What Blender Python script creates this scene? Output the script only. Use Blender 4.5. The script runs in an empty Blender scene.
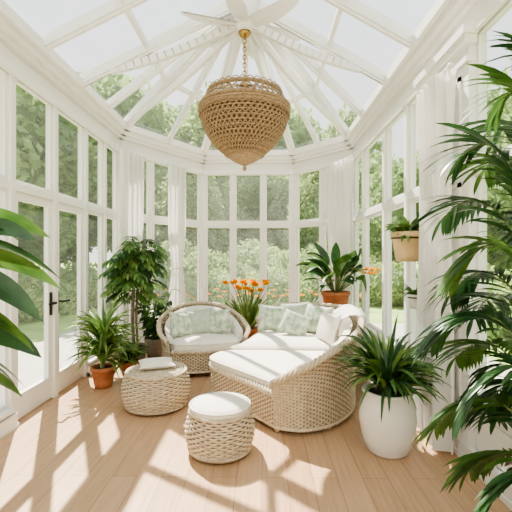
import bpy, math, random
import numpy as np
from mathutils import Vector, Matrix
R = random.Random(11)
NR = np.random.RandomState(5)
scene = bpy.context.scene

# ------------------------------------------------------------------ materials
def new_mat(name):
    m = bpy.data.materials.new(name); m.use_nodes = True
    nt = m.node_tree
    for n in list(nt.nodes): nt.nodes.remove(n)
    out = nt.nodes.new('ShaderNodeOutputMaterial')
    return m, nt, out

def simple(name, col, rough=0.5, var=0.0, scale=8, bump=0.0, bscale=60, trans=0.0, metal=0.0, col2=None, spec=0.5):
    m, nt, out = new_mat(name)
    p = nt.nodes.new('ShaderNodeBsdfPrincipled')
    p.inputs['Roughness'].default_value = rough
    p.inputs['Metallic'].default_value = metal
    p.inputs['Specular IOR Level'].default_value = spec
    tc = nt.nodes.new('ShaderNodeTexCoord')
    c4 = (*col, 1)
    colsock = None
    if var > 0 or col2:
        nz = nt.nodes.new('ShaderNodeTexNoise'); nz.inputs['Scale'].default_value = scale
        nz.inputs['Detail'].default_value = 4
        nt.links.new(tc.outputs['Object'], nz.inputs['Vector'])
        rp = nt.nodes.new('ShaderNodeValToRGB')
        b = col2 if col2 else tuple(c*(1-var) for c in col)
        rp.color_ramp.elements[0].position = 0.35; rp.color_ramp.elements[0].color = (*b, 1)
        rp.color_ramp.elements[1].position = 0.65; rp.color_ramp.elements[1].color = c4
        nt.links.new(nz.outputs['Fac'], rp.inputs['Fac'])
        colsock = rp.outputs['Color']
        nt.links.new(colsock, p.inputs['Base Color'])
    else:
        p.inputs['Base Color'].default_value = c4
    if bump > 0:
        nb = nt.nodes.new('ShaderNodeTexNoise'); nb.inputs['Scale'].default_value = bscale
        nt.links.new(tc.outputs['Object'], nb.inputs['Vector'])
        bp = nt.nodes.new('ShaderNodeBump'); bp.inputs['Strength'].default_value = bump
        bp.inputs['Distance'].default_value = 0.01
        nt.links.new(nb.outputs['Fac'], bp.inputs['Height'])
        nt.links.new(bp.outputs['Normal'], p.inputs['Normal'])
    if trans > 0:
        tr = nt.nodes.new('ShaderNodeBsdfTranslucent'); tr.inputs['Color'].default_value = c4
        if colsock: nt.links.new(colsock, tr.inputs['Color'])
        mx = nt.nodes.new('ShaderNodeMixShader'); mx.inputs[0].default_value = trans
        nt.links.new(p.outputs[0], mx.inputs[1]); nt.links.new(tr.outputs[0], mx.inputs[2])
        nt.links.new(mx.outputs[0], out.inputs[0])
    else:
        nt.links.new(p.outputs[0], out.inputs[0])
    return m

def glass_mat(name, haze):
    m, nt, out = new_mat(name)
    tr = nt.nodes.new('ShaderNodeBsdfTransparent'); tr.inputs['Color'].default_value = (0.98, 0.99, 0.985, 1)
    gl = nt.nodes.new('ShaderNodeBsdfGlossy'); gl.inputs['Roughness'].default_value = 0.02
    mx = nt.nodes.new('ShaderNodeMixShader'); mx.inputs[0].default_value = 0.045
    nt.links.new(tr.outputs[0], mx.inputs[1]); nt.links.new(gl.outputs[0], mx.inputs[2])
    tl = nt.nodes.new('ShaderNodeBsdfTranslucent'); tl.inputs['Color'].default_value = (0.95, 0.96, 0.92, 1)  # milky glow mixed into the panes, imitating haze over the garden
    m2 = nt.nodes.new('ShaderNodeMixShader'); m2.inputs[0].default_value = haze
    nt.links.new(mx.outputs[0], m2.inputs[1]); nt.links.new(tl.outputs[0], m2.inputs[2])
    nt.links.new(m2.outputs[0], out.inputs[0])
    return m

def floor_mat():
    m, nt, out = new_mat('oak_planks')
    p = nt.nodes.new('ShaderNodeBsdfPrincipled')
    p.inputs['Roughness'].default_value = 0.36
    tc = nt.nodes.new('ShaderNodeTexCoord')
    mp = nt.nodes.new('ShaderNodeMapping'); mp.inputs['Rotation'].default_value = (0, 0, math.pi/2)
    nt.links.new(tc.outputs['Object'], mp.inputs['Vector'])
    br = nt.nodes.new('ShaderNodeTexBrick')
    br.inputs['Color1'].default_value = (0.59, 0.385, 0.235, 1)
    br.inputs['Color2'].default_value = (0.49, 0.305, 0.175, 1)
    br.inputs['Mortar'].default_value = (0.24, 0.14, 0.08, 1)
    br.inputs['Scale'].default_value = 1.0
    br.inputs['Mortar Size'].default_value = 0.0018
    br.inputs['Bias'].default_value = -0.2
    br.inputs['Brick Width'].default_value = 1.9
    br.inputs['Row Height'].default_value = 0.17
    br.offset = 0.37
    nt.links.new(mp.outputs[0], br.inputs['Vector'])
    mp2 = nt.nodes.new('ShaderNodeMapping'); mp2.inputs['Scale'].default_value = (30, 1.6, 1)
    nt.links.new(tc.outputs['Object'], mp2.inputs['Vector'])
    nz = nt.nodes.new('ShaderNodeTexNoise'); nz.inputs['Scale'].default_value = 1.5; nz.inputs['Detail'].default_value = 8
    nt.links.new(mp2.outputs[0], nz.inputs['Vector'])
    rp = nt.nodes.new('ShaderNodeValToRGB')
    rp.color_ramp.elements[0].position = 0.3; rp.color_ramp.elements[0].color = (0.84, 0.82, 0.80, 1)
    rp.color_ramp.elements[1].position = 0.7; rp.color_ramp.elements[1].color = (1.06, 1.05, 1.04, 1)
    nt.links.new(nz.outputs['Fac'], rp.inputs['Fac'])
    mx = nt.nodes.new('ShaderNodeMix'); mx.data_type = 'RGBA'; mx.blend_type = 'MULTIPLY'
    mx.inputs['Factor'].default_value = 1.0
    nt.links.new(br.outputs['Color'], mx.inputs['A']); nt.links.new(rp.outputs['Color'], mx.inputs['B'])
    nt.links.new(mx.outputs['Result'], p.inputs['Base Color'])
    nt.links.new(p.outputs[0], out.inputs[0])
    return m

M = {}
M['white'] = simple('white_paint', (0.83, 0.82, 0.79), 0.45)
M['trim'] = simple('white_trim_paint', (0.85, 0.84, 0.81), 0.4)
M['glass'] = glass_mat('window_glass', 0.05)
M['roofglass'] = glass_mat('roof_glass', 0.02)
M['floor'] = floor_mat()
M['wicker'] = simple('cream_wicker', (0.67, 0.58, 0.44), 0.6, col2=(0.52, 0.42, 0.30), scale=30)
M['wicker_in'] = simple('wicker_core', (0.28, 0.21, 0.135), 0.8)
M['cushion'] = simple('cream_linen', (0.77, 0.73, 0.65), 0.9, bump=0.15, bscale=200)
M['pillow_green'] = simple('sage_print_linen', (0.66, 0.69, 0.58), 0.9, col2=(0.27, 0.37, 0.26), scale=13)
M['pillow_sage'] = simple('pale_sage_linen', (0.46, 0.53, 0.43), 0.9, var=0.2, scale=20)
M['curtain'] = simple('sheer_white_cotton', (0.88, 0.87, 0.84), 0.9, trans=0.3)
M['terra'] = simple('terracotta', (0.50, 0.19, 0.09), 0.8, var=0.2, scale=12)
M['ceramic'] = simple('white_ceramic', (0.80, 0.78, 0.73), 0.25, var=0.06, scale=5)
M['yellow_pot'] = simple('ochre_ceramic', (0.66, 0.48, 0.26), 0.45, var=0.12)
M['greybasket'] = simple('grey_rattan', (0.30, 0.26, 0.21), 0.8, var=0.3, scale=40)
M['soil'] = simple('potting_soil', (0.05, 0.035, 0.02), 0.95, bump=0.8, bscale=80)
M['rattan'] = simple('brown_rattan', (0.40, 0.275, 0.165), 0.6, col2=(0.27, 0.175, 0.095), scale=40)
M['rattan_d'] = simple('dark_rattan_core', (0.15, 0.09, 0.05), 0.8)
M['brass'] = simple('antique_brass', (0.45, 0.30, 0.11), 0.35, metal=1.0)
M['iron'] = simple('black_iron', (0.03, 0.028, 0.025), 0.4, metal=0.6)
M['leaf'] = simple('leaf_green', (0.12, 0.23, 0.055), 0.4, col2=(0.06, 0.14, 0.032), scale=9, trans=0.28)
M['leaf_d'] = simple('leaf_dark_green', (0.05, 0.12, 0.04), 0.30, col2=(0.025, 0.07, 0.025), scale=8, trans=0.15)
M['leaf_l'] = simple('leaf_light_green', (0.25, 0.36, 0.11), 0.45, col2=(0.14, 0.25, 0.07), scale=10, trans=0.35)
M['stem'] = simple('plant_stem', (0.16, 0.20, 0.07), 0.6)
M['bark'] = simple('bark', (0.22, 0.17, 0.12), 0.9, var=0.4, scale=20)
M['orange'] = simple('orange_petal', (0.92, 0.33, 0.004), 0.7, col2=(0.93, 0.50, 0.01), scale=25, trans=0.15, spec=0.05)
M['wood'] = simple('stand_wood', (0.45, 0.30, 0.18), 0.5, var=0.25, scale=15)
M['lawn'] = simple('lawn_grass', (0.40, 0.55, 0.19), 0.95, col2=(0.28, 0.42, 0.12), scale=1.2)
M['paving'] = simple('paving_stone', (0.55, 0.52, 0.46), 0.9, var=0.15, scale=3)
M['foliage'] = simple('tree_foliage', (0.47, 0.60, 0.27), 0.7, col2=(0.25, 0.36, 0.15), scale=0.7, trans=0.5)  # base colour brightened and desaturated to imitate garden haze
M['foliage_y'] = simple('shrub_foliage', (0.56, 0.65, 0.31), 0.7, col2=(0.30, 0.42, 0.17), scale=1.2, trans=0.5)  # paled like the trees: outdoor haze put into the colour
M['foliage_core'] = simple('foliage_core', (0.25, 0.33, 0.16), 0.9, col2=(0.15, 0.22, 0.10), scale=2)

# ------------------------------------------------------------------ mesh builder
class MB:
    def __init__(s):
        s.V = []; s.n = 0; s.F = []; s.MI = []; s.S = []; s.mats = []
    def mi(s, m):
        if m not in s.mats: s.mats.append(m)
        return s.mats.index(m)
    def add(s, V, F, m, smooth=False):
        V = np.asarray(V, float).reshape(-1, 3)
        o = s.n; s.V.append(V); s.n += len(V)
        i = s.mi(m)
        for f in F:
            s.F.append([k+o for k in f]); s.MI.append(i); s.S.append(smooth)
    def grid(s, P, m, closed_u=False, closed_v=False, smooth=True):
        nu, nv = P.shape[:2]
        F = []
        for i in range(nu if closed_u else nu-1):
            i2 = (i+1) % nu
            for j in range(nv if closed_v else nv-1):
                j2 = (j+1) % nv
                F.append([i*nv+j, i2*nv+j, i2*nv+j2, i*nv+j2])
        s.add(P, F, m, smooth)
    def hexa(s, pts, m):
        s.add(pts, [[0,3,2,1],[4,5,6,7],[0,1,5,4],[1,2,6,5],[2,3,7,6],[3,0,4,7]], m)
    def box(s, x0, x1, y0, y1, z0, z1, m):
        s.hexa([(x0,y0,z0),(x1,y0,z0),(x1,y1,z0),(x0,y1,z0),(x0,y0,z1),(x1,y0,z1),(x1,y1,z1),(x0,y1,z1)], m)
    def beam(s, p, q, w, h, m, up=(0,0,1), drop=0.0):
        p = np.array(p, float); q = np.array(q, float); d = q-p; d /= np.linalg.norm(d)
        up = np.array(up, float); sd = np.cross(d, up); sd /= np.linalg.norm(sd); u = np.cross(sd, d)
        a = sd*w/2; b = u*h/2; c = -u*drop
        s.hexa([p-a-b+c, p+a-b+c, q+a-b+c, q-a-b+c, p-a+b+c, p+a+b+c, q+a+b+c, q-a+b+c], m)
    def lathe(s, prof, c, m, n=40, smooth=True):
        th = np.linspace(0, 2*math.pi, n, endpoint=False)
        P = np.zeros((len(prof), n, 3))
        for i, (r, z) in enumerate(prof):
            P[i,:,0] = c[0]+r*np.cos(th); P[i,:,1] = c[1]+r*np.sin(th); P[i,:,2] = c[2]+z
        s.grid(P, m, closed_v=True, smooth=smooth)
    def tube(s, P, r, m, n=6, closed=False, smooth=True, r2=None, N=None):
        P = np.asarray(P, float)
        k = len(P)
        r = np.ones(k)*r if np.isscalar(r) else np.asarray(r)
        rr2 = r if r2 is None else np.ones(k)*r2
        if closed: T = np.roll(P, -1, 0)-np.roll(P, 1, 0)
        else: T = np.gradient(P, axis=0)
        T /= (np.linalg.norm(T, axis=1, keepdims=True)+1e-9)
        if N is None:
            ref = np.array([0,0,1.0])
            if np.mean(np.abs(T[:,2])) > 0.85: ref = np.array([1.0,0.13,0])
            N = np.cross(T, ref)
        else:
            N = N - T*np.sum(N*T, axis=1, keepdims=True)
        N = N/(np.linalg.norm(N, axis=1, keepdims=True)+1e-9)
        B = np.cross(T, N)
        a = np.linspace(0, 2*math.pi, n, endpoint=False)
        G = P[:,None,:] + N[:,None,:]*(np.cos(a)[None,:,None]*r[:,None,None]) + B[:,None,:]*(np.sin(a)[None,:,None]*rr2[:,None,None])
        s.grid(G, m, closed_u=closed, closed_v=True, smooth=smooth)
    def clamp(s, ax, lo, hi):
        for v in s.V: np.clip(v[:,ax], lo, hi, out=v[:,ax])
    def build(s, name, origin=(0,0,0), rotz=0, parent=None, local=False, bevel=0, scale=1):
        V = np.concatenate(s.V)
        if not local: V = V-np.array(origin, float)
        V = V*scale
        me = bpy.data.meshes.new(name)
        me.from_pydata(V.tolist(), [], s.F)
        for m in s.mats: me.materials.append(M[m])
        me.polygons.foreach_set('material_index', s.MI)
        me.polygons.foreach_set('use_smooth', s.S)
        me.update()
        ob = bpy.data.objects.new(name, me)
        scene.collection.objects.link(ob)
        if parent: ob.parent = parent; ob.location = (0,0,0)
        else: ob.location = origin
        ob.rotation_euler = (0, 0, rotz)
        return ob

# ------------------------------------------------------------------ room shell
ZH = 3.12      # window head
ZE = 3.50      # eave
PL = (-2.2, -1.2); PLC = (-2.2, 5.9); PBL = (-1.16, 7.5); PBR = (0.62, 7.5); PRC = (1.53, 6.5); PR = (1.53, -1.2)
WT = 0.09
win_n = [0]
trimn = [0]

def wall(name, A, B, posts, sill, transom=2.12, doors=(), solid=(), postw=0.065):
    A = np.array(A, float); B = np.array(B, float); L = np.linalg.norm(B-A); t = (B-A)/L
    n = np.array([t[1], -t[0]])
    cen = np.array([-0.3, 3.5])
    if np.dot(cen-A, n) < 0: n = -n
    flip = (t[0]*n[1]-t[1]*n[0]) < 0
    def lb(mb, s0, s1, o0, o1, z0, z1, m):
        def q(s_, o_, z_): p = A+t*s_+n*o_; return (p[0], p[1], z_)
        pts = [q(s0,o0,z0), q(s1,o0,z0), q(s1,o1,z0), q(s0,o1,z0), q(s0,o0,z1), q(s1,o0,z1), q(s1,o1,z1), q(s0,o1,z1)]
        if flip: pts = [pts[3],pts[2],pts[1],pts[0],pts[7],pts[6],pts[5],pts[4]]
        mb.hexa(pts, m)
    w = MB()
    lb(w, -0.02, L+0.02, -WT, 0, ZH, ZE, 'white')
    edges = [0]+list(posts)+[L]
    for s_ in posts: lb(w, s_-postw/2, s_+postw/2, -WT, 0.012, 0, ZH, 'white')
    lb(w, -0.03, 0.055, -WT, 0.013, 0, ZH, 'white'); lb(w, L-0.055, L+0.03, -WT, 0.013, 0, ZH, 'white')
    nb = len(edges)-1
    for i in range(nb):
        a = edges[i]+(0.055 if i == 0 else postw/2); b = edges[i+1]-(0.055 if i == nb-1 else postw/2)
        if i in solid:
            lb(w, a-0.08, b+0.08, -WT, 0.04, 0, ZH, 'white')
            for (za, zb) in ((0.22, 1.0), (1.12, 2.05), (2.17, 2.84)):
                c0, c1 = a+0.02, b-0.02
                lb(w, c0, c1, 0.039, 0.055, za, za+0.035, 'trim'); lb(w, c0, c1, 0.039, 0.055, zb-0.035, zb, 'trim')
                lb(w, c0, c0+0.035, 0.039, 0.055, za, zb, 'trim'); lb(w, c1-0.035, c1, 0.039, 0.055, za, zb, 'trim')
            lb(w, a-0.10, b+0.10, 0.0, 0.07, 2.90, 2.94, 'trim'); lb(w, a-0.12, b+0.12, 0.0, 0.09, 3.02, 3.08, 'trim'); lb(w, a-0.14, b+0.14, 0.0, 0.11, 3.08, 3.14, 'trim')
            continue
        isdoor = i in doors
        if not isdoor:
            lb(w, a, b, -WT+0.01, -0.012, 0, sill, 'white')
            if sill > 0.25: lb(w, a+0.06, b-0.06, -0.013, 0.003, 0.14, sill-0.07, 'trim')
            lb(w, a-0.01, b+0.01, -WT, 0.045, sill, sill+0.03, 'trim')
        def sash(mb, z0, z1, f=0.036, fb=None):
            fb = fb or f
            lb(mb, a, a+f, -0.065, -0.018, z0, z1, 'trim'); lb(mb, b-f, b, -0.065, -0.018, z0, z1, 'trim')
            lb(mb, a+f, b-f, -0.065, -0.018, z1-f, z1, 'trim'); lb(mb, a+f, b-f, -0.065, -0.018, z0, z0+fb, 'trim')
            def q(s_, z_): p = A+t*s_-n*0.042; return (p[0], p[1], z_)
            mb.add([q(a+f*.9, z0+fb*.9), q(b-f*.9, z0+fb*.9), q(b-f*.9, z1-f*.9), q(a+f*.9, z1-f*.9)], [[0,1,2,3]], 'glass')
        lb(w, a, b, -WT+0.01, 0.005, transom-0.035, transom+0.035, 'trim')
        up = MB(); sash(up, transom+0.035, ZH)
        win_n[0] += 1
        up.build('window_%d' % win_n[0], origin=(*(A+t*(a+b)/2), 0))
        if isdoor:
            d = MB(); sash(d, 0.012, transom-0.036, 0.075, 0.22)
            first = doors.index(i) % 2 == 0
            side = b-0.036 if first else a+0.036
            sg = -1 if first else 1
            lb(d, side-0.02, side+0.02, -0.02, -0.008, 0.88, 1.12, 'iron')
            lb(d, side-0.010, side+0.010, -0.012, 0.05, 1.0, 1.02, 'iron')
            lb(d, min(side, side+sg*0.13), max(side, side+sg*0.13), 0.036, 0.054, 0.998, 1.02, 'iron')
            d.build('door_%d' % (doors.index(i)+1), origin=(*(A+t*(a+b)/2), 0))
        else:
            lo = MB(); sash(lo, sill+0.03, transom-0.035)
            win_n[0] += 1
            lo.build('window_%d' % win_n[0], origin=(*(A+t*(a+b)/2), 0))
    w.build('wall_'+name, origin=(*(A+t*L/2), 0))
    c = MB(); e = 0.04
    lb(c, -e, L+e, 0.001, 0.035, ZH-0.03, ZH+0.05, 'trim')
    lb(c, -e, L+e, 0.001, 0.05, ZH+0.19, ZH+0.24, 'trim')
    lb(c, -e, L+e, 0.001, 0.10, ZH+0.24, ZH+0.31, 'trim')
    lb(c, -e, L+e, -0.1, 0.15, ZH+0.31, ZE+0.03, 'trim')
    trimn[0] += 1
    c.build('trim_%d' % trimn[0], origin=(*(A+t*L/2), 3.3))
    bb = MB(); segs = []; cur = 0
    for i in range(nb):
        if i in doors:
            if edges[i] > cur: segs.append((cur, edges[i]))
            cur = edges[i+1]
    segs.append((cur, L))
    for a_, b_ in segs:
        lb(bb, a_, b_, 0.0, 0.05, 0, 0.12, 'trim'); lb(bb, a_, b_, 0.0, 0.062, 0, 0.035, 'trim')
    bb.build('baseboard_'+name, origin=(*(A+t*L/2), 0))
wall('left', PL, PLC, [1.0, 1.95, 2.9, 3.72, 4.55, 5.26, 5.97, 6.55], 0.14, doors=(5, 6))
wall('back_left', PLC, PBL, [0.64, 1.27], 0.38)
wall('back', PBL, PBR, [0.593, 1.187], 0.38)
wall('back_right', PBR, PRC, [0.68], 0.38)
wall('right', PRC, PR, [0.65, 1.65, 2.4, 2.98, 3.66, 4.6, 5.5, 6.5], 0.45, solid=(4,))
w = MB(); w.box(-2.32, 1.65, -1.35, -1.2, 0, 4.6, 'white'); w.build('wall_rear', origin=(-0.3, -1.27, 0))

fl = MB()
poly = [(-2.32,-1.3),(1.65,-1.3),(1.65,6.55),(0.68,7.62),(-1.22,7.62),(-2.32,5.95)]
k = len(poly)
V = [(x,y,0) for x,y in poly]+[(x,y,-0.12) for x,y in poly]
fl.add(V, [list(range(k)), list(range(2*k-1, k-1, -1))]+[[i, i+k, (i+1)%k+k, (i+1)%k] for i in range(k)], 'floor')
fl.build('floor')

# ------------------------------------------------------------------ glass roof
AP = np.array([-0.20, 4.4, 4.45])
RID = lambda y: (AP[0], y, AP[2])
EL, ER = -2.12, 1.45
rf = MB()
def rib(p, q, w=0.075, h=0.10):
    rf.beam(p, q, w, h, 'trim'); rf.beam(p, q, w*0.45, 0.03, 'trim', drop=0.06)
ys = [4.4, 3.62, 2.84, 2.06, 1.28, 0.50, -0.28, -1.2]
for y in ys:
    rib((EL, y, ZE), RID(y)); rib((ER, y, ZE), RID(y))
rib(RID(-1.2), AP, 0.14, 0.18)
eav = [(EL,4.4),(EL,5.15),(EL,5.88),(-1.62,6.63),(-1.12,7.42),(-0.27,7.42),(0.59,7.42),(1.02,6.95),(ER,6.46),(ER,5.45),(ER,4.4)]
hips = {2,4,6,8}
for i, e in enumerate(eav):
    q = (e[0], e[1], ZE)
    rib(q, AP, 0.11 if i in hips else 0.06, 0.12 if i in hips else 0.09)
f, wd = 0.42, 0.05
pts = [np.array([e[0], e[1], ZE])*(1-f)+AP*f for e in eav]
for a, b in zip(pts[:-1], pts[1:]): rf.beam(a, b, wd, 0.06, 'trim')
for ex in (EL, ER):
    a = np.array([ex, 4.4, ZE])*(1-f)+AP*f; b = a.copy(); b[1] = -1.2
    rf.beam(a, b, wd, 0.06, 'trim')
ov = 0.045
rf.add([(EL,-1.2,ZE+ov),(EL,4.4,ZE+ov),(AP[0],4.4,AP[2]+ov),(AP[0],-1.2,AP[2]+ov)], [[0,1,2,3]], 'roofglass')
rf.add([(ER,-1.2,ZE+ov),(ER,4.4,ZE+ov),(AP[0],4.4,AP[2]+ov),(AP[0],-1.2,AP[2]+ov)], [[0,3,2,1]], 'roofglass')
for a, b in zip(eav[:-1], eav[1:]):
    rf.add([(a[0],a[1],ZE+ov),(b[0],b[1],ZE+ov),(AP[0],AP[1],AP[2]+ov)], [[0,1,2]], 'roofglass')
rf.lathe([(0.0,-0.34),(0.05,-0.33),(0.07,-0.28),(0.05,-0.24),(0.13,-0.20),(0.17,-0.13),(0.19,-0.05),(0.19,0.04),(0,0.05)], AP, 'trim', 28)
for i, e in enumerate(eav):
    if i not in hips and i not in (0, 10): continue
    E = np.array([e[0], e[1], ZE]); tt = 0.80
    end = AP*(1-tt)+E*tt - np.array([0,0,0.05])
    st = AP+np.array([0,0,-0.24])
    u = np.linspace(0, 1, 18)[:,None]
    cc = (st+end)/2 + 0.13*np.array([0,0,-1.0])
    P = (1-u)**2*st + 2*u*(1-u)*cc + u*u*end
    for j, (a, b) in enumerate(zip(P[:-1], P[1:])):
        rf.beam(a, b+(b-a)*0.08, 0.055, 0.085, 'trim')
rf.build('ceiling', origin=(-0.22, 3.0, 3.5))
fx = MB()
for k_ in range(6):
    a = k_*math.pi/3+0.35; d = np.array([math.cos(a), math.sin(a), 0]); s_ = np.array([-d[1], d[0], 0])
    rows = []
    for t_ in np.linspace(0, 1, 12):
        c = AP+d*(0.10+0.62*t_)+np.array([0,0,-0.30-0.03*math.sin(math.pi*t_)])
        wv = 0.045+0.055*math.sin(math.pi*min(1, t_*0.9+0.1))
        rows.append([c-s_*wv+np.array([0,0,0.018]), c-s_*wv*0.4+np.array([0,0,0.004]), c+s_*wv*0.4+np.array([0,0,-0.004]), c+s_*wv-np.array([0,0,0.018])])
    G = np.array(rows); fx.grid(G, 'trim'); fx.grid(G+np.array([0,0,-0.012]), 'trim')
    fx.tube([AP+d*0.08+np.array([0,0,-0.32]), AP+d*0.40+np.array([0,0,-0.335])], 0.012, 'trim')
fx.lathe([(0,-0.40),(0.05,-0.39),(0.10,-0.36),(0.12,-0.31),(0.11,-0.26),(0.05,-0.22),(0,-0.22)], AP, 'trim', 28)
fx.build('ceiling_fan', origin=tuple(AP))

# ------------------------------------------------------------------ weaving
def strand(mb, P, N, amp, phase, spp, r1, r2, m, closed=False, n=5):
    k = len(P); off = amp*np.sin(np.arange(k)*math.pi/spp+phase)
    mb.tube(P+N*off[:,None], r1, m, n=n, closed=closed, r2=r2, N=N)

def wicker_rev(mb, prof, c, nst, rows, m, core, r1=0.007, r2=0.010, amp=0.008):
    spp = 3; k = nst*spp
    th = np.linspace(0, 2*math.pi, k, endpoint=False)
    for i, v in enumerate(rows):
        r, z = prof(v)
        N = np.stack([np.cos(th), np.sin(th), 0*th], 1)
        P = N*r+np.array([c[0], c[1], c[2]+z])
        strand(mb, P, N, amp, math.pi*(i % 2), spp, r1, r2, m, closed=True)
    pr = [prof(v) for v in np.linspace(0, 1, 14)]
    mb.lathe([(r-0.006, z) for r, z in pr], c, core, 48)

def catmull(pts, nper=16):
    pts = [np.array(p, float) for p in pts]
    ext = [2*pts[0]-pts[1]]+pts+[2*pts[-1]-pts[-2]]
    out = []
    for i in range(1, len(ext)-2):
        p0,p1,p2,p3 = ext[i-1:i+3]
        for t in np.linspace(0, 1, nper, endpoint=False):
            out.append(0.5*((2*p1)+(-p0+p2)*t+(2*p0-5*p1+4*p2-p3)*t*t+(-p0+3*p1-3*p2+p3)*t**3))
    out.append(pts[-1]); return np.array(out)
def resample(P, n):
    d = np.r_[0, np.cumsum(np.linalg.norm(np.diff(P, axis=0), axis=1))]
    s_ = np.linspace(0, d[-1], n)
    return np.stack([np.interp(s_, d, P[:,i]) for i in range(P.shape[1])], 1), d[-1]

def wicker_wall(mb, path, z0, rows, out_sign, flare=0.05, m='wicker', core='wicker_in'):
    C = catmull(path); tmp, L = resample(C, 10); n = int(L/0.011)
    C, L = resample(C, n)
    T = np.gradient(C[:,:2], axis=0); T /= np.linalg.norm(T, axis=1, keepdims=True)
    N = np.stack([T[:,1], -T[:,0], 0*T[:,0]], 1)*out_sign
    base = np.stack([C[:,0], C[:,1], 0*C[:,0]], 1)
    top = C[:,2]
    def S(v):
        P = base + N*(flare*v**3)
        P[:,2] = z0+v*(top-z0)
        return P
    for i in range(rows):
        v = (i+0.5)/rows
        strand(mb, S(v), N, 0.0075, math.pi*(i % 2), 3, 0.006, 0.0095, m)
    G = np.stack([S(v) for v in np.linspace(0, 1, 8)], 0)
    mb.grid(G, core)
    rim = S(1.0)
    mb.tube(rim, 0.024, m, n=8)
    ph = np.arange(n)*0.011/0.03*math.pi*0.5
    B = np.array([0,0,1.0])
    for k in range(3):
        a = ph+k*2*math.pi/3
        mb.tube(rim+N*(0.025*np.cos(a))[:,None]+B*(0.025*np.sin(a))[:,None], 0.011, m, n=5)
    mb.tube(S(0.0), 0.016, m, n=7)
    return C, N, S

def padded(mb, C, N, z0, drop, m, chan=0.13, thick=0.09, off=0.02, cut=0.06):
    n = len(C); k = int(n*cut)
    C = C[k:n-k]; N = N[k:n-k]; n = len(C)
    L = n*0.011
    nch = max(1, round(L/chan)); s_ = np.arange(n)/(n-1)
    sc = np.abs(np.sin(s_*nch*math.pi))**0.45
    end = np.minimum(1, np.minimum(s_, 1-s_)*30)**0.5
    rows = []
    for v in np.linspace(0, 1, 14):
        prof = math.sin(math.pi*min(1, max(0, v)))**0.35 if 0 < v < 1 else 0
        inn = off + thick*prof*(0.5+0.5*sc)*end
        P = np.stack([C[:,0], C[:,1], z0+v*(C[:,2]-drop-z0)], 1)-N*inn[:,None]
        rows.append(P)
    mb.grid(np.stack(rows), m)

def cushion(mb, poly, z0, z1, m, dome=0.03, pipe=True):
    C = catmull(list(poly)+[poly[0]], 8)[:-1]
    C, _ = resample(np.vstack([C, C[:1]]), 90); C = C[:-1]
    cen = C.mean(0)
    T = np.roll(C, -1, 0)-np.roll(C, 1, 0); T /= np.linalg.norm(T, axis=1, keepdims=True)
    N = np.stack([T[:,1], -T[:,0]], 1)
    if np.sum(N*(C-cen)) < 0: N = -N
    rings = []
    def ring(ins, z): rings.append(np.c_[C-N*ins, np.full(len(C), z)])
    ring(0.04, z0); ring(0.01, z0+0.012); ring(0, z0+0.035); ring(0, z1-0.035); ring(0.008, z1-0.014); ring(0.03, z1)
    for f, dz in ((0.8, 0.55), (0.55, 0.85), (0.3, 0.97), (0.01, 1)):
        q = cen+(rings[5][:,:2]-cen)*f
        rings.append(np.c_[q, np.full(len(C), z1+dome*dz)])
    mb.grid(np.stack(rings), m, closed_v=True)
    if pipe:
        mb.tube(np.c_[C+N*0.002, np.full(len(C), z1-0.022)], 0.008, m, n=6, closed=True)
        mb.tube(np.c_[C+N*0.002, np.full(len(C), z0+0.025)], 0.008, m, n=6, closed=True)

# ---------------- ottomans
def ottoman(x, y, r, h, lid=False):
    mb = MB(); c = (x, y, 0)
    prof = lambda v: (r*(0.82+0.18*math.sin(math.pi*(0.08+v*0.84))**0.8), 0.03+v*(h-0.03))
    nrow = int(h/0.019)
    wicker_rev(mb, prof, c, 40, [(i+0.5)/nrow for i in range(nrow)], 'wicker', 'wicker_in')
    th = np.linspace(0, 2*math.pi, 150, endpoint=False)
    for v in (0.02, 1.0):
        rr, zz = prof(v)
        for k_ in range(3):
            a = th*26+k_*2*math.pi/3
            mb.tube(np.stack([x+(rr+0.012*np.cos(a))*np.cos(th), y+(rr+0.012*np.cos(a))*np.sin(th), zz+0.012*np.sin(a)], 1), 0.009, 'wicker', n=5, closed=True)
    rt = prof(1.0)[0]
    for a in range(4):
        ang = a*math.pi/2+0.4
        mb.lathe([(0.0,0),(0.02,0),(0.024,0.04),(0,0.04)], (x+math.cos(ang)*rt*0.8, y+math.sin(ang)*rt*0.8, 0), 'wicker_in', 10)
    if lid:
        mb.lathe([(rt,-0.005),(rt-0.04,0.006),(0,0.008)], (x,y,h), 'wicker', 48)
        for q in np.arange(0.04, rt-0.02, 0.018):
            mb.tube(np.stack([x+q*np.cos(th), y+q*np.sin(th), h+0.012+0.004*np.sin(th*30+q*170)], 1), 0.008, 'wicker', n=4, closed=True)
    else:
        mb.lathe([(rt-0.01,-0.01),(rt+0.004,0.012),(rt+0.004,0.03),(rt-0.006,0.05),(rt-0.035,0.062),(rt*0.6,0.072),(0.02,0.078),(0,0.078)], (x,y,h), 'cushion', 48)
        mb.tube(np.stack([x+(rt+0.006)*np.cos(th), y+(rt+0.006)*np.sin(th), h+0.045+0*th], 1), 0.006, 'cushion', n=6, closed=True)
    return mb.build('wicker_ottoman', origin=(x, y, 0))
ottoman(-0.325, 2.97, 0.258, 0.315)
ottoman(-1.06, 3.84, 0.325, 0.35, lid=True)

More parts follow.
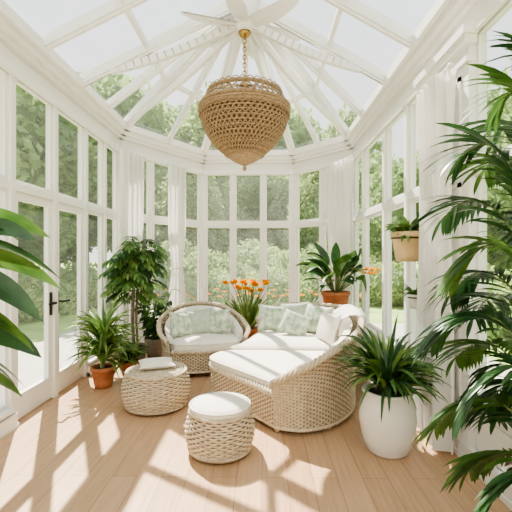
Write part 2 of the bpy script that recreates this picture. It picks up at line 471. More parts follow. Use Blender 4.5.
def pillow(name, loc, w, h, t, mat, rot, nn=22):
    mb = MB()
    u = np.linspace(-1, 1, nn)
    U, Vv = np.meshgrid(u, u, indexing='ij')
    e = np.clip((1-np.abs(U)**2.6)*(1-np.abs(Vv)**2.6), 0, None)**0.45
    pin = 1-0.10*(1-np.abs(Vv)**2)*np.abs(U)**3
    pin2 = 1-0.10*(1-np.abs(U)**2)*np.abs(Vv)**3
    X = U*w/2*pin; Z = Vv*h/2*pin2
    wr = 0.02*np.sin(U*7+Vv*4)*e
    mb.grid(np.stack([X, -e*t/2*(1+wr), Z], 2), mat); mb.grid(np.stack([X, e*t/2*(1+wr), Z], 2), mat)
    G = np.stack([X,0*X,Z],2)
    edge = np.concatenate([G[:,0], G[-1,1:], G[::-1,-1][1:], G[0,::-1][1:-1]])
    mb.tube(edge, 0.007, mat, n=5, closed=True)
    ob = mb.build(name, local=True)
    ob.location = loc; ob.rotation_euler = rot
    return ob
pillow('seat_pad', (-1.07, 3.88, 0.414), 0.34, 0.30, 0.08, 'cushion', (math.pi/2, 0, 0.35))

# ---------------- wicker loveseat (left)
def loveseat():
    mb = MB()
    path = [(-0.47,-0.42,0.48),(-0.545,-0.30,0.57),(-0.56,-0.05,0.62),(-0.52,0.20,0.70),(-0.34,0.38,0.82),(0,0.45,0.87),
            (0.34,0.38,0.82),(0.52,0.20,0.70),(0.56,-0.05,0.62),(0.545,-0.30,0.57),(0.47,-0.42,0.48)]
    C, N, S = wicker_wall(mb, path, 0.07, 34, -1, flare=0.06)
    wicker_wall(mb, [(-0.47,-0.42,0.34),(-0.25,-0.47,0.34),(0,-0.485,0.34),(0.25,-0.47,0.34),(0.47,-0.42,0.34)], 0.07, 13, 1, flare=0.0)
    padded(mb, C, N, 0.36, 0.03, 'cushion', chan=0.16, thick=0.10)
    cushion(mb, [(-0.42,-0.44),(-0.49,-0.2),(-0.46,0.15),(-0.3,0.33),(0,0.38),(0.3,0.33),(0.46,0.15),(0.49,-0.2),(0.42,-0.44),(0,-0.5)], 0.33, 0.46, 'cushion')
    for sx in (-0.45, 0.45):
        for sy in (-0.38, 0.26):
            mb.lathe([(0,0),(0.022,0),(0.03,0.09),(0,0.09)], (sx*0.98, sy, 0), 'wicker', 12)
    return mb.build('wicker_loveseat', origin=(-0.80, 5.18, 0), rotz=0.28, local=True, scale=0.93)
loveseat()
pillow('throw_pillow', (-1.06, 5.08, 0.59), 0.38, 0.33, 0.14, 'pillow_green', (-0.4, 0.15, 0.85))
pillow('throw_pillow', (-0.84, 5.22, 0.60), 0.37, 0.34, 0.14, 'pillow_sage', (-0.35, -0.1, 0.35))
pillow('throw_pillow', (-0.60, 5.24, 0.60), 0.36, 0.33, 0.14, 'pillow_green', (-0.35, -0.18, -0.15))

# ---------------- curved wicker sofa with chaise
def sofa():
    mb = MB()
    path = [(0.10,3.27,0.42),(0.20,3.22,0.50),(0.36,3.20,0.60),(0.60,3.31,0.72),(0.83,3.60,0.80),(0.96,4.02,0.83),(1.02,4.5,0.83),(1.01,5.0,0.82),(0.84,5.40,0.80),(0.48,5.62,0.79),(0.14,5.64,0.74),(-0.03,5.46,0.58)]
    C, N, S = wicker_wall(mb, path, 0.05, 34, 1, flare=0.07)
    wicker_wall(mb, [(0.10,3.27,0.33),(-0.08,3.50,0.33),(-0.33,3.80,0.33),(-0.50,4.02,0.33),(-0.54,4.20,0.33),(-0.42,4.40,0.33),(-0.24,4.68,0.33),(-0.14,4.98,0.33),(-0.07,5.26,0.33),(-0.03,5.46,0.33)], 0.05, 15, -1, flare=0.0)
    padded(mb, C, N, 0.38, 0.03, 'cushion', chan=0.20, thick=0.12, cut=0.12)
    cushion(mb, [(0.12,3.27),(-0.10,3.53),(-0.34,3.80),(-0.52,4.02),(-0.55,4.18),(-0.44,4.36),(-0.1,4.40),(0.4,4.38),(0.86,4.34),(0.93,4.25),(0.88,3.98),(0.76,3.64),(0.55,3.38),(0.34,3.27)], 0.31, 0.43, 'cushion', dome=0.03)
    cushion(mb, [(-0.36,4.46),(-0.22,4.73),(-0.11,5.15),(0.0,5.42),(0.2,5.55),(0.5,5.52),(0.8,5.33),(0.94,5.0),(0.96,4.6),(0.90,4.44),(0.4,4.44),(-0.1,4.44)], 0.31, 0.455, 'cushion', dome=0.04)
    for (a, b) in ((0.13,3.28),(0.58,3.36),(0.93,4.0),(-0.48,4.06),(0.96,4.95),(0.0,5.4)):
        mb.lathe([(0,0),(0.022,0),(0.032,0.09),(0,0.09)], (a, b, 0), 'wicker', 12)
    return mb.build('wicker_chaise_sofa', origin=(0.4, 4.5, 0))
sofa()
pillow('throw_pillow', (0.14, 5.22, 0.655), 0.40, 0.36, 0.15, 'pillow_green', (-0.35, 0.12, 0.25))
pillow('throw_pillow', (0.46, 5.30, 0.67), 0.42, 0.38, 0.15, 'pillow_sage', (-0.30, -0.08, -0.05))
pillow('throw_pillow', (0.72, 5.06, 0.67), 0.42, 0.38, 0.15, 'pillow_green', (-0.35, 0.08, -0.75))
pillow('throw_pillow', (0.42, 4.96, 0.62), 0.38, 0.33, 0.14, 'pillow_green', (-0.55, 0.35, -0.2))
pillow('throw_pillow', (0.79, 4.62, 0.64), 0.40, 0.36, 0.14, 'cushion', (-0.3, 0.0, -1.2))

def throw():
    mb = MB()
    n = 110; u = np.linspace(0, 1, n)
    pa = catmull([(0.95,4.05),(1.03,4.3),(1.09,4.65),(1.10,5.0)], 30); pa, _ = resample(pa, n)
    T = np.gradient(pa, axis=0); T /= np.linalg.norm(T, axis=1, keepdims=True); N = np.stack([T[:,1], -T[:,0]], 1)
    rows = []
    rip = np.sin(u*2*math.pi*9)+0.4*np.sin(u*2*math.pi*17+1)
    prof = [(-0.18,0.70,0.2),(-0.14,0.81,0.3),(-0.04,0.868,0.3),(0.04,0.875,0.4),(0.11,0.84,0.7),(0.13,0.70,1.0),(0.15,0.5,1.3),(0.17,0.3,1.6),(0.19,0.12,1.9),(0.20,0.03,2.0)]
    for o, z, a in prof:
        rows.append(np.c_[pa+N*(o+0.018*a*rip)[:,None], np.full(n, z)])
    mb.grid(np.stack(rows), 'curtain')
    mb.build('throw_blanket', origin=(1.05, 4.4, 0.4))
throw()

# ------------------------------------------------------------------ chandelier
def chandelier():
    mb = MB(); c = np.array([AP[0], AP[1], 0.0])
    kz = np.array([2.62,2.66,2.72,2.80,2.89,2.98,3.06,3.12,3.17]); kr = np.array([0.15,0.21,0.285,0.365,0.43,0.47,0.490,0.495,0.49])
    rad = lambda z: np.interp(z, kz, kr)
    def helix(z0, z1, rf_, n, turn, rr, m, k=26):
        for s_ in (1, -1):
            for i in range(n):
                a0 = 2*math.pi*i/n; t = np.linspace(0, 1, k)
                z = z0+(z1-z0)*t; a = a0+s_*turn*t; r = rf_(z)+0.004*s_
                mb.tube(np.stack([c[0]+r*np.cos(a), c[1]+r*np.sin(a), z], 1), rr, m, n=4)
    helix(2.65, 3.12, rad, 50, 0.9, 0.0085, 'rattan')
    mb.lathe([(rad(z)-0.016, z) for z in np.linspace(2.62, 3.14, 18)], (c[0], c[1], 0), 'rattan_d', 56)
    crown = lambda z: 0.50-0.09*((z-3.19)/0.15)**1.3
    helix(3.19, 3.33, lambda z: crown(np.maximum(z, 3.19)), 40, 0.20, 0.007, 'rattan', 8)
    th = np.linspace(0, 2*math.pi, 120, endpoint=False)
    def ring(r, z, rr, braid=False, m='rattan'):
        if braid:
            for k_ in range(3):
                a = th*30+k_*2*math.pi/3
                mb.tube(np.stack([c[0]+(r+rr*np.cos(a))*np.cos(th), c[1]+(r+rr*np.cos(a))*np.sin(th), z+rr*np.sin(a)], 1), rr*0.8, m, n=5, closed=True)
        else:
            mb.tube(np.stack([c[0]+r*np.cos(th), c[1]+r*np.sin(th), z+0*th], 1), rr, m, n=6, closed=True)
    ring(0.50, 3.12, 0.016, True); ring(0.51, 3.15, 0.014); ring(0.505, 3.185, 0.016, True); ring(0.42, 3.335, 0.015, True); ring(0.465, 3.26, 0.008)
    for z in np.arange(2.70, 3.10, 0.045): ring(rad(z)+0.002, z, 0.007)
    ring(rad(2.66), 2.66, 0.014, True)
    for i in range(34):
        a0 = 2*math.pi*(i+0.5)/34; t = np.linspace(0, math.pi, 9)
        a = a0+np.cos(t)*math.pi/34
        mb.tube(np.stack([c[0]+0.42*np.cos(a), c[1]+0.42*np.sin(a), 3.34+0.04*np.sin(t)], 1), 0.0065, 'rattan', n=4)
        mb.tube(np.stack([c[0]+0.515*np.cos(a), c[1]+0.515*np.sin(a), 3.12-0.04*np.sin(t)], 1), 0.006, 'rattan', n=4)
    mb.lathe([(0.0,2.47),(0.012,2.475),(0.025,2.50),(0.014,2.53),(0.05,2.55),(0.10,2.57),(0.15,2.60),(0.205,2.645),(0.20,2.67),(0,2.67)], (c[0],c[1],0), 'rattan', 32)
    for i in range(12):
        a = i*math.pi/6
        mb.tube(catmull([(c[0]+0.42*math.cos(a), c[1]+0.42*math.sin(a), 3.335), (c[0]+0.22*math.cos(a), c[1]+0.22*math.sin(a), 3.38), (c[0]+0.03*math.cos(a), c[1]+0.03*math.sin(a), 3.46)], 6), 0.007, 'rattan', n=5)
    mb.lathe([(0,2.9),(0.012,2.9),(0.012,3.42),(0.035,3.44),(0.03,3.50),(0.012,3.54),(0,3.54)], (c[0],c[1],0), 'brass', 16)
    for i in range(5):
        a = i*2*math.pi/5
        mb.lathe([(0,3.02),(0.025,3.04),(0.035,3.08),(0.025,3.12),(0.015,3.15),(0,3.15)], (c[0]+0.15*math.cos(a), c[1]+0.15*math.sin(a), 0), 'ceramic', 12)
        mb.tube([(c[0], c[1], 3.0), (c[0]+0.15*math.cos(a), c[1]+0.15*math.sin(a), 3.03)], 0.007, 'brass')
    z = 3.55; i = 0
    ztop = AP[2]-0.42
    tt = np.linspace(0, 2*math.pi, 14, endpoint=False)
    while z < ztop:
        ax = (1,0) if i % 2 else (0,1)
        mb.tube(np.stack([c[0]+0.020*np.cos(tt)*ax[0], c[1]+0.020*np.cos(tt)*ax[1], z+0.03*np.sin(tt)], 1), 0.006, 'brass', n=5, closed=True,
                N=np.stack([0*tt+ax[1], 0*tt+ax[0], 0*tt], 1))
        z += 0.046; i += 1
    mb.lathe([(0,-0.46),(0.025,-0.45),(0.06,-0.42),(0.075,-0.39),(0,-0.385)], AP, 'brass', 20)
    mb.build('rattan_chandelier', origin=(c[0], c[1], 3.0))
chandelier()

# ------------------------------------------------------------------ plants
def nrm(v): v = np.array(v, float); return v/(np.linalg.norm(v)+1e-9)
def leaf(mb, base, d, L, W, droop, m, kind='broad', n=8, fold=0.25, twist=0.0):
    p = np.array(base, float); d = nrm(d); st = L/n; pts = [p.copy()]; ds = [d.copy()]
    for i in range(n):
        d = nrm(d+np.array([0,0,-droop/n])); p = p+d*st; pts.append(p.copy()); ds.append(d.copy())
    G = []
    sd0 = np.cross(ds[0], (0,0,1))
    if np.linalg.norm(sd0) < 0.1: sd0 = np.array([math.cos(twist*5), math.sin(twist*5), 0])
    sd0 = nrm(sd0)
    for i in range(n+1):
        t = i/n
        if kind == 'broad': w = W*0.5*math.sin(math.pi*min(1, t**0.75))**0.8 if 0 < t < 1 else 0.001
        elif kind == 'strap': w = W*0.5*min(1, 0.4+t*3)*max(0.0, 1-t**2.2)**0.8+0.0005
        else: w = W*0.5*max(0.02, math.sin(math.pi*(0.06+0.94*t)))**0.7
        sd = nrm(sd0-ds[i]*np.dot(sd0, ds[i])); up = np.cross(sd, ds[i])
        if twist: sd, up = sd*math.cos(twist)+up*math.sin(twist), up*math.cos(twist)-sd*math.sin(twist)
        G.append([pts[i]-sd*w+up*w*fold, pts[i]-sd*w*0.5+up*w*fold*0.35, pts[i], pts[i]+sd*w*0.5+up*w*fold*0.35, pts[i]+sd*w+up*w*fold])
    mb.grid(np.array(G), m)
    return pts

def frond(mb, p0, p1, p2, nl, ll, lw, m, droop=0.8, start=0.3, stem='stem'):
    p0, p1, p2 = [np.array(q, float) for q in (p0, p1, p2)]
    t = np.linspace(0, 1, 16)[:,None]
    P = (1-t)**2*p0+2*t*(1-t)*p1+t*t*p2
    mb.tube(P, np.linspace(0.008, 0.002, 16), stem, n=5)
    for i in range(nl):
        u = start+(1-start)*(i+0.5)/nl
        b = (1-u)**2*p0+2*u*(1-u)*p1+u*u*p2; T = nrm(2*(1-u)*(p1-p0)+2*u*(p2-p1))
        sd = np.cross(T, (0,0,1)); sd = nrm(sd) if np.linalg.norm(sd) > 0.05 else np.array([1.0,0,0])
        rel = (i+0.5)/nl; l = ll*(0.55+0.75*math.sin(math.pi*(0.15+0.7*rel)))*(1 if rel < .9 else .8)
        for s_ in (-1, 1):
            d = T*(0.55+0.7*rel)+sd*s_+np.array([0,0,0.25+R.uniform(-.1,.1)])
            leaf(mb, b, d, l*R.uniform(.9,1.1), lw, droop*R.uniform(.7,1.3), m, kind='lance', n=5, fold=0.15, twist=R.uniform(-.4,.4))
    leaf(mb, p2, p2-p1, ll*0.7, lw, droop, m, kind='lance', n=5)

def pot(mb, x, y, r, h, m, z=0, rim=True, taper=0.68, n=36):
    pr = [(0,0),(r*taper,0),(r*(taper+0.1),h*0.25),(r*0.95,h*0.82)]
    pr += [(r,h*0.82),(r*1.04,h*0.84),(r*1.04,h),(r*0.92,h),(r*0.88,h*0.9),(0,h*0.9)] if rim else [(r,h),(r*0.92,h),(r*0.9,h*0.92),(0,h*0.92)]
    mb.lathe(pr[:-1], (x,y,z), m, n)
    mb.lathe([(r*0.9,h*0.9),(0,h*0.905)], (x,y,z), 'soil', n)

# foreground left rubber plant
mb = MB(); bx, by = -1.62, 1.78
pot(mb, bx, by, 0.20, 0.34, 'ceramic')
for k_ in range(5):
    a = k_*1.3+0.3; tip = (bx+0.14*math.cos(a)+0.08, by+0.12*math.sin(a), 1.45+0.05*k_)
    P = [(bx+0.03*math.cos(a), by+0.03*math.sin(a), 0.3), (bx+0.08*math.cos(a), by+0.08*math.sin(a), 0.95), tip]
    P = catmull(P, 8); mb.tube(P, 0.011, 'stem', n=6)
    for j in range(13):
        u = 0.42+0.58*j/12; q = P[int(u*(len(P)-1))]
        aa = j*2.4+k_*0.9
        d = (math.cos(aa)+0.3, math.sin(aa)*0.8, R.uniform(0.1, 0.6))
        leaf(mb, q, d, R.uniform(0.28, 0.40), R.uniform(0.10, 0.13), R.uniform(0.9, 1.8), 'leaf_d', n=9, fold=0.2, twist=R.uniform(-1,1))
for i, (z_, dx, dy, dz, L_) in enumerate(((1.66,1,0.10,0.35,0.50),(1.60,1,-0.05,0.45,0.46),(1.57,1,0.2,0.12,0.56),(1.50,1,0.3,0.15,0.54),(1.44,1,0.1,-0.1,0.52),(1.36,1,0.25,0.0,0.50),(1.27,1,0.1,-0.1,0.48),(1.16,1,0.3,0.05,0.46),(1.06,1,0.15,-0.1,0.42),(0.96,1,0.2,0.0,0.38))):
    leaf(mb, (bx+0.10, by+0.05, z_), (dx,dy,dz), L_, 0.13, 0.9, 'leaf_d' if i % 3 else 'leaf', n=10, fold=0.2, twist=(0.9, -0.8, 0.5)[i % 3])
mb.clamp(0, -2.12, 9); mb.build('potted_rubber_plant', origin=(bx, by, 0))

# left cluster
mb = MB(); bx, by = -1.82, 4.38
pot(mb, bx, by, 0.135, 0.24, 'terra')
for k_ in range(200):
    a = R.uniform(0, 2*math.pi); e = R.uniform(0.3, 3.0)
    z_ = R.uniform(0.26, 0.68)
    leaf(mb, (bx+0.02*math.cos(a), by+0.02*math.sin(a), z_), (math.cos(a), math.sin(a), e), R.uniform(0.34,0.54), 0.036, R.uniform(0.9,2.0), ('leaf_l','leaf','leaf_l')[k_ % 3], kind='strap', n=7, twist=R.uniform(-.8,.8))
mb.tube([(bx,by,0.2),(bx,by,0.68)], 0.02, 'bark', n=7)
mb.clamp(0, -2.14, 9); mb.build('potted_dracaena', origin=(bx, by, 0))
mb = MB(); bx, by = -1.72, 5.14
pot(mb, bx, by, 0.17, 0.30, 'greybasket', rim=False)
P = catmull([(bx,by,0.26),(bx-0.02,by,0.7),(bx+0.01,by,1.36)], 8)
mb.tube(P, 0.022, 'bark', n=8)
mb.tube(P+np.array([[0.04,0.03,0]]), 0.016, 'bark', n=8)
for k_ in range(90):
    a = k_*2.399; top = R.uniform(0.98, 1.56); ln = R.uniform(0.20, 0.44); up = R.uniform(-0.12, 0.42)
    c0 = (bx, by, top)
    c1 = (bx+0.5*ln*math.cos(a), by+0.5*ln*math.sin(a), top+up)
    c2 = (bx+ln*math.cos(a), by+ln*math.sin(a), top+up*0.75-0.12)
    frond(mb, c0, c1, c2, 8, 0.125, 0.034, ('leaf','leaf_l','leaf','leaf_d')[k_ % 4], droop=1.2, start=0.25)
mb.clamp(0, -2.13, 9); mb.build('potted_parlor_palm', origin=(bx, by, 0))
mb = MB(); bx, by = -1.64, 4.74
pot(mb, bx, by, 0.115, 0.20, 'terra')
for k_ in range(90):
    a = R.uniform(0, 2*math.pi); e = R.uniform(0.7, 2.8)
    leaf(mb, (bx, by, 0.19), (math.cos(a), math.sin(a), e), R.uniform(0.24,0.38), 0.04, R.uniform(0.9,1.9), 'leaf' if k_ % 2 else 'leaf_l', kind='strap', n=7, twist=R.uniform(-.8,.8))
mb.build('potted_fern', origin=(bx, by, 0))
mb = MB(); bx, by = -1.60, 5.72
pot(mb, bx, by, 0.16, 0.28, 'greybasket', rim=False)
for k_ in range(12):
    a = k_*0.55; P = catmull([(bx,by,0.25),(bx+0.1*math.cos(a),by+0.1*math.sin(a),0.5),(bx+0.26*math.cos(a),by+0.2*math.sin(a),0.66+0.03*k_)], 6)
    mb.tube(P, 0.007, 'stem', n=5)
    for j in range(20):
        q = P[int((0.2+0.8*j/19)*(len(P)-1))]; aa = j*2.4+k_
        leaf(mb, q, (math.cos(aa), math.sin(aa), R.uniform(0,0.8)), R.uniform(0.14,0.2), 0.075, 1.3, 'leaf' if j % 2 else 'leaf_d', n=6, twist=R.uniform(-.6,.6))
mb.clamp(0, -1.88, 9); mb.build('potted_ficus', origin=(bx, by, 0))

def flower(mb, c, r, m='orange', n=7):
    for k_ in range(n):
        a = 2*math.pi*k_/n
        leaf(mb, c, (math.cos(a), math.sin(a), 0.9), r, r*0.7, 0.8, m, n=5)
        leaf(mb, c, (math.cos(a+.4), math.sin(a+.4), 2.0), r*0.8, r*0.6, 0.5, m, n=4)
mb = MB(); bx, by = -0.23, 6.35
pot(mb, bx, by, 0.17, 0.32, 'terra')
for k_ in range(90):
    a = R.uniform(0, 2*math.pi); e = R.uniform(0.9, 4)
    leaf(mb, (bx+0.05*math.cos(a), by+0.05*math.sin(a), 0.29), (math.cos(a), math.sin(a), e), R.uniform(0.52,0.70), 0.05, R.uniform(0.6,1.4), 'leaf' if k_ % 2 else 'leaf_l', kind='strap', n=8, twist=R.uniform(-.8,.8))
for k_ in range(19):
    a = k_*2.4; rr = 0.06+0.34*(k_/18)
    t_ = np.array([bx+rr*math.cos(a), by+rr*math.sin(a)*0.5, R.uniform(0.88, 1.06)])
    mb.tube(catmull([(bx,by,0.3),(bx+rr*0.4*math.cos(a),by+rr*0.2*math.sin(a),0.65),t_], 5), 0.005, 'stem', n=5)
    flower(mb, t_, R.uniform(0.09, 0.12))
mb.build('potted_orange_lily', origin=(bx, by, 0))

mb = MB(); bx, by = 1.14, 5.98
st = 0.64
mb.lathe([(0,st-0.03),(0.19,st-0.03),(0.2,st-0.015),(0.19,st),(0,st)], (bx,by,0), 'wood', 32)
for k_ in range(4):
    a = k_*math.pi/2+0.6
    mb.tube([(bx+0.19*math.cos(a), by+0.19*math.sin(a), 0), (bx+0.13*math.cos(a), by+0.13*math.sin(a), st-0.02)], 0.014, 'wood', n=7)
mb.tube(np.array([(bx+0.16*math.cos(a), by+0.16*math.sin(a), 0.25) for a in np.linspace(0, 2*math.pi, 24, endpoint=False)]), 0.009, 'wood', closed=True)
mb.build('plant_stand', origin=(bx, by, 0))
mb = MB()
pot(mb, bx, by, 0.215, 0.31, 'terra', z=st+0.001, taper=0.72)
for k_ in range(38):
    a = k_*2.4; e = R.uniform(0.4, 3.0); l0 = R.uniform(0.20, 0.48)
    d = nrm((math.cos(a), math.sin(a)*0.6-0.15, e)); q = np.array([bx, by, st+0.28])+d*l0
    mb.tube([(bx,by,st+0.26), q], 0.007, 'stem', n=5)
    leaf(mb, q, d*np.array([1,1,0.7]), R.uniform(0.36, 0.52), R.uniform(0.14, 0.19), R.uniform(0.8,1.7), 'leaf_d' if k_ % 2 else 'leaf', n=9, twist=R.uniform(-.7,.7))
for k_ in range(6):
    t_ = np.array([1.40+0.01*k_, 5.25-0.08*k_, 1.26+0.05*(k_ % 2)])
    mb.tube(catmull([(bx,by,st+0.28),(1.28,5.75,1.30),t_], 6), 0.005, 'stem', n=5)
    flower(mb, t_, 0.065)
mb.clamp(0, -9, 1.49); mb.build('potted_peace_lily', origin=(bx, by, st))

mb = MB(); bx, by = 0.97, 2.99
pr = [(0,0),(0.145,0),(0.16,0.02),(0.195,0.12),(0.214,0.24),(0.207,0.34),(0.18,0.41),(0.175,0.43),(0.19,0.45),(0.19,0.47),(0.165,0.47),(0.155,0.44),(0.15,0.42)]
mb.lathe(pr, (bx,by,0), 'ceramic', 48); mb.lathe([(0.158,0.435),(0,0.44)], (bx,by,0), 'soil', 32)
for k_ in range(180):
    a = R.uniform(0, 2*math.pi); e = R.uniform(0.6, 4.0)
    leaf(mb, (bx+0.06*math.cos(a), by+0.06*math.sin(a), 0.44+R.uniform(0,0.18)), (math.cos(a), math.sin(a), e), R.uniform(0.32,0.48), R.uniform(0.034, 0.048), R.uniform(1.0,2.4), ('leaf','leaf','leaf_d','leaf_l')[k_ % 4], kind='strap', n=9, twist=R.uniform(-.7,.7))
mb.clamp(0, -9, 1.35); mb.build('potted_spider_plant', origin=(bx, by, 0))

def wall_planter(y, z, r, h, m, leafm, n, name, L_):
    mb = MB(); x = 1.55-0.04-r-0.02
    pot(mb, x, y, r, h, m, z=z, taper=0.7)
    th = np.linspace(0, 2*math.pi, 30, endpoint=False)
    mb.tube(np.stack([x+(r*0.99)*np.cos(th), y+(r*0.99)*np.sin(th), z+h*0.78+0*th], 1), 0.006, 'iron', closed=True)
    mb.box(x+r*0.95, 1.54, y-0.01, y+0.01, z+h*0.74, z+h*0.80, 'iron')
    for k_ in range(n):
        a = R.uniform(0, 2*math.pi)
        leaf(mb, (x+0.03*math.cos(a), y+0.03*math.sin(a), z+h*0.9), (math.cos(a), math.sin(a), R.uniform(0.6,3.0)), R.uniform(.6,1)*L_, L_*0.22, R.uniform(1.0,2.4), leafm if k_ % 2 else 'leaf', n=7, twist=R.uniform(-.8,.8))
    mb.clamp(0, -9, 1.53); mb.build(name, origin=(x, y, z))
wall_planter(3.54, 1.45, 0.15, 0.27, 'yellow_pot', 'leaf_l', 80, 'wall_planter', 0.24)
wall_planter(3.54, 1.02, 0.075, 0.13, 'ceramic', 'leaf', 44, 'wall_planter', 0.16)

# big palm on the right foreground
mb = MB(); bx, by = 1.20, 1.42
pot(mb, bx, by, 0.20, 0.34, 'ceramic')
tips = [((1.04,1.66,2.18),2.38),((0.92,1.78,1.96),2.25),((0.94,2.0,1.70),2.1),((0.88,1.75,1.42),1.95),((0.83,1.85,1.10),1.62),((0.86,1.65,0.86),1.45),
        ((0.90,2.0,0.62),1.2),((0.94,1.68,0.38),0.95),((1.0,2.05,1.30),1.8),((1.05,2.1,0.95),1.4),((1.3,2.1,2.2),2.3),((1.35,1.9,1.6),2.0),((1.0,1.0,1.9),2.1),((1.35,0.9,1.7),2.0),((1.3,2.15,0.6),1.0),((1.02,1.9,0.45),0.9),((1.15,1.6,2.30),2.42),
        ((1.2,2.2,1.15),1.7),((1.15,2.0,1.95),2.2),((1.1,1.9,0.75),1.3),((0.99,1.7,0.22),0.75)]
for i, (tp, cz) in enumerate(tips):
    a = i*2.4; b0 = np.array([bx+0.06*math.cos(a), by+0.06*math.sin(a), 0.3])
    tp = np.array(tp); c1 = np.array([bx*0.75+tp[0]*0.25, by*0.6+tp[1]*0.4, cz])
    frond(mb, b0, c1, tp, 20, 0.22, 0.029, 'leaf_d' if i % 3 else 'leaf', droop=0.9, start=0.5)
mb.clamp(0, -9, 1.47); mb.build('potted_areca_palm', origin=(bx, by, 0))

# ------------------------------------------------------------------ curtains
def curtain(p0, p1, z0, z1, folds, amp, tie=None, n=130, cinch=0.5):
    mb = MB(); p0 = np.array(p0, float); p1 = np.array(p1, float); t = p1-p0; L = np.linalg.norm(t); t /= L
    nn = np.array([t[1], -t[0]]); u = np.linspace(0, 1, n); rows = []
    for z in np.linspace(z0, z1, 34):
        f = 1.0
        if tie is not None: f = 1-cinch*math.exp(-((z-tie)/0.35)**2)
        c = 0.5+(u-0.5)*f
        am = amp*(0.8+0.3*math.sin(z*2+1))
        w_ = am*(np.sin(u*folds*2*math.pi)+0.35*np.sin(u*folds*4.3*math.pi+z*0.8))
        rows.append(np.c_[p0+t*(c*L)[:,None]+nn*w_[:,None], np.full(n, z)])
    mb.grid(np.stack(rows), 'curtain')
    a = p0-t*0.03; b = p1+t*0.03
    mb.tube([(*a, z1+0.012), (*b, z1+0.012)], 0.011, 'trim', n=8)
    for q in (p0, p1):
        mb.lathe([(0,-0.022),(0.02,-0.01),(0.02,0.01),(0,0.022)], (*(q+(q-(p0+p1)/2)*0.15), z1+0.012), 'trim', 10)
    if tie is not None:
        th = np.linspace(0, 2*math.pi, 24, endpoint=False); m_ = (p0+p1)/2; hw = L/2*(1-cinch)+0.012
        mb.tube(np.stack([m_[0]+t[0]*hw*np.cos(th)+nn[0]*(amp*1.3)*np.sin(th), m_[1]+t[1]*hw*np.cos(th)+nn[1]*(amp*1.3)*np.sin(th), tie+0.02*np.cos(th)], 1), 0.012, 'cushion', n=6, closed=True)
    mb.build('curtain', origin=(*((p0+p1)/2), z0))
curtain((-2.06, 5.50), (-1.88, 6.06), 0.03, 3.06, 5, 0.06, tie=1.3, cinch=0.4)
curtain((-1.60, 6.48), (-1.36, 6.88), 0.03, 3.06, 4, 0.06, tie=1.3, cinch=0.4)
curtain((1.14, 6.70), (1.40, 6.10), 0.03, 3.06, 5, 0.055, tie=1.3, cinch=0.4)
curtain((1.375, 3.34), (1.375, 2.86), 0.03, 2.88, 5, 0.06)

# ------------------------------------------------------------------ garden
g = MB()
g.add([(-80,-40,-0.14),(80,-40,-0.14),(80,110,-0.14),(-80,110,-0.14)], [[0,1,2,3]], 'lawn')
g.build('lawn_ground')
g = MB(); g.box(-4.2, 3.6, -2, 9.3, -0.139, -0.125, 'paving'); g.build('terrace_paving')

def foliage_mesh(name, blobs, nleaf, size, mat, trunk=None):
    mb = MB()
    tot = sum(b[3]*b[4]*b[5] for b in blobs)
    for (x, y, z, rx, ry, rz) in blobs:
        k_ = int(nleaf*(rx*ry*rz)/tot)
        d = NR.normal(size=(k_, 3)); d /= np.linalg.norm(d, axis=1, keepdims=True)
        rad = NR.uniform(0.72, 1.12, size=(k_,1)); c = np.array([x,y,z])+d*rad*np.array([rx,ry,rz])
        a = NR.normal(size=(k_,3))+d*0.6; a /= np.linalg.norm(a, axis=1, keepdims=True)
        b = np.cross(a, NR.normal(size=(k_,3))); b /= np.linalg.norm(b, axis=1, keepdims=True)
        e = np.cross(a, b); s_ = size*NR.uniform(0.6, 1.3, size=(k_,1))
        V = np.stack([c-b*s_, c-e*s_*0.5, c+b*s_, c+e*s_*0.5], 1).reshape(-1, 3)
        mb.add(V, [[4*i,4*i+1,4*i+2,4*i+3] for i in range(k_)], mat)
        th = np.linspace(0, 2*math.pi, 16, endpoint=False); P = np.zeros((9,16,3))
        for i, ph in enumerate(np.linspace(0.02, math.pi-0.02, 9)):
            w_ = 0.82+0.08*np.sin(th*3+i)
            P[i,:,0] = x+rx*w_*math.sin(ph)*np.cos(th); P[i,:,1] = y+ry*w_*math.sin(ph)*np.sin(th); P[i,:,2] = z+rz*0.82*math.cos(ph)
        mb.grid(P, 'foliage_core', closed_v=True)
    if trunk: mb.tube(trunk, [0.22, 0.16, 0.1][:len(trunk)], 'bark', n=9)
    me_ob = mb.build(name, local=True)
    me = me_ob.data; bpy.data.objects.remove(me_ob); return me
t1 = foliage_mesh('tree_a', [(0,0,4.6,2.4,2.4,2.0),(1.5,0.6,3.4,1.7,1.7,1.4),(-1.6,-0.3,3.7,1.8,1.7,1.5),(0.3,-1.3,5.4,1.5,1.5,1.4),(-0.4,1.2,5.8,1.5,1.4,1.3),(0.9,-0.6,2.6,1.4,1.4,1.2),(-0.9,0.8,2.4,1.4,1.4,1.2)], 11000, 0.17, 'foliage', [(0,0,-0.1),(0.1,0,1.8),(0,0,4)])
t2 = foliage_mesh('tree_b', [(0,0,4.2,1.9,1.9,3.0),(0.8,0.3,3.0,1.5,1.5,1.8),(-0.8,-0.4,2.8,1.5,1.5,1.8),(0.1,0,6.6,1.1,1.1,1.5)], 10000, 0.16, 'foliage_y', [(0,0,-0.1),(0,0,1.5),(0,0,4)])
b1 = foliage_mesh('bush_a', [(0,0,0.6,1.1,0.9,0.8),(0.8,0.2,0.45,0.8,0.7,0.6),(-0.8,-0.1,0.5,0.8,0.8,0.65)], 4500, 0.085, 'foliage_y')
def put(me, name, x, y, s_, sz=None):
    o = bpy.data.objects.new(name, me); o.location = (x, y, -0.14); o.rotation_euler = (0,0,R.uniform(0,6.28)); o.scale = (s_, s_, sz or s_)
    scene.collection.objects.link(o)
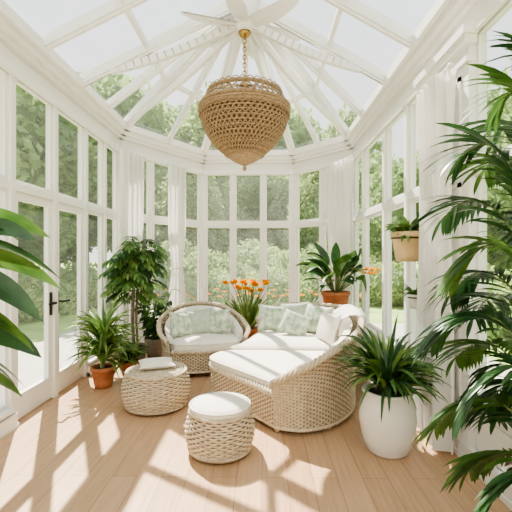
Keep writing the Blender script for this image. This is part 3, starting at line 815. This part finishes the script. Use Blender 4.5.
for i, (x, y, s_) in enumerate([(-13,24,1.15),(-8.5,27,1.2),(-4.5,24,1.0),(-0.5,28,1.15),(3.5,23,0.95),(7,26,1.15),(11,22,1.1),(15,25,1.2),(-18,20,1.3),
                                (-9,13,1.15),(-12,9,1.5),(-9.5,5,1.2),(-12.5,2,1.5),(-10,-2,1.1),(-15,14,1.8),(-8.5,18,1.45),
                                (8,14,0.95),(9,9.5,1.1),(8.5,5.5,1.1),(9.5,1.5,1.2),(11,12,1.2),(7,18,0.9),(8.8,-2.5,1.1),(-21,8,1.5),(-22,15,1.6),(0,36,2.1),(8,36,1.9),(-9,37,2.3),(17,34,1.8),(-18,33,2.3),(-4,33,2.0),(-14,29,2.2)]):
    put(t1 if i % 2 else t2, 'tree', x, y, s_)
for i, (x, y, s_) in enumerate([(-3.6,13,0.9),(-1.6,13.6,0.8),(0.4,13.2,0.85),(2.3,13.6,0.9),(4.4,13,1.0),(-5.8,12.4,1.0),(-6.3,9.6,1.0),(-6.6,7.2,1.0),(-6.8,4.8,1.05),(-6.5,2.4,0.95),(5.6,10.5,1.0),(5.6,8,0.95),(5.4,5.8,1.0),(5.3,3.4,1.0),(5.5,1.2,1.0),(-2.4,17,1.3),(1.4,17.5,1.3),(5,17,1.3),(-0.5,20,1.7),(3.2,20.5,1.6),(-4.2,20,1.7)]):
    put(b1, 'shrub', x, y, s_)
# flower bed in front of the back hedge
mb = MB()
for k_ in range(46):
    x = -3.4+6.4*k_/45+R.uniform(-.1,.1); y = 11.6+R.uniform(-.35,.35); h = R.uniform(0.3, 0.55)
    for j in range(6):
        a = R.uniform(0, 6.28); leaf(mb, (x, y, -0.14), (math.cos(a), math.sin(a), 2.2), h, 0.05, 0.8, 'leaf_l', kind='strap', n=4)
    mb.tube([(x, y, -0.14), (x, y, h-0.1)], 0.006, 'stem', n=4); flower(mb, (x, y, h-0.1), 0.11, n=5)
mb.build('flower_bed', origin=(-0.2, 11.6, -0.14))

# ------------------------------------------------------------------ light
sun = bpy.data.lights.new('sun', 'SUN'); sun.energy = 16.0; sun.angle = math.radians(0.6); sun.color = (1.0, 0.93, 0.83)
so = bpy.data.objects.new('sun', sun); scene.collection.objects.link(so)
to_sun = Vector((-0.38, 0.74, 1.08)).normalized()
so.rotation_euler = to_sun.to_track_quat('Z', 'Y').to_euler(); so.location = (-8, 18, 18)
wd = bpy.data.worlds.new('sky'); scene.world = wd; wd.use_nodes = True
nt = wd.node_tree; bg = nt.nodes['Background']
tc = nt.nodes.new('ShaderNodeTexCoord'); sx = nt.nodes.new('ShaderNodeSeparateXYZ'); rp = nt.nodes.new('ShaderNodeValToRGB')
nt.links.new(tc.outputs['Generated'], sx.inputs[0]); nt.links.new(sx.outputs['Z'], rp.inputs['Fac'])
rp.color_ramp.elements[0].position = 0.0; rp.color_ramp.elements[0].color = (1.0, 0.98, 0.94, 1)
rp.color_ramp.elements[1].position = 0.9; rp.color_ramp.elements[1].color = (0.87, 0.94, 1.0, 1)
nt.links.new(rp.outputs['Color'], bg.inputs['Color']); bg.inputs['Strength'].default_value = 1.6
try: scene.view_settings.look = 'AgX - Medium High Contrast'
except Exception as ex: print(ex)

# ------------------------------------------------------------------ camera
cam = bpy.data.cameras.new('camera'); co = bpy.data.objects.new('camera', cam); scene.collection.objects.link(co)
cam.lens = 27; cam.sensor_width = 36; cam.clip_start = 0.05; cam.clip_end = 300
co.location = (0, 0, 1.5); co.rotation_euler = (math.radians(90), 0, math.radians(0.9))
scene.camera = co
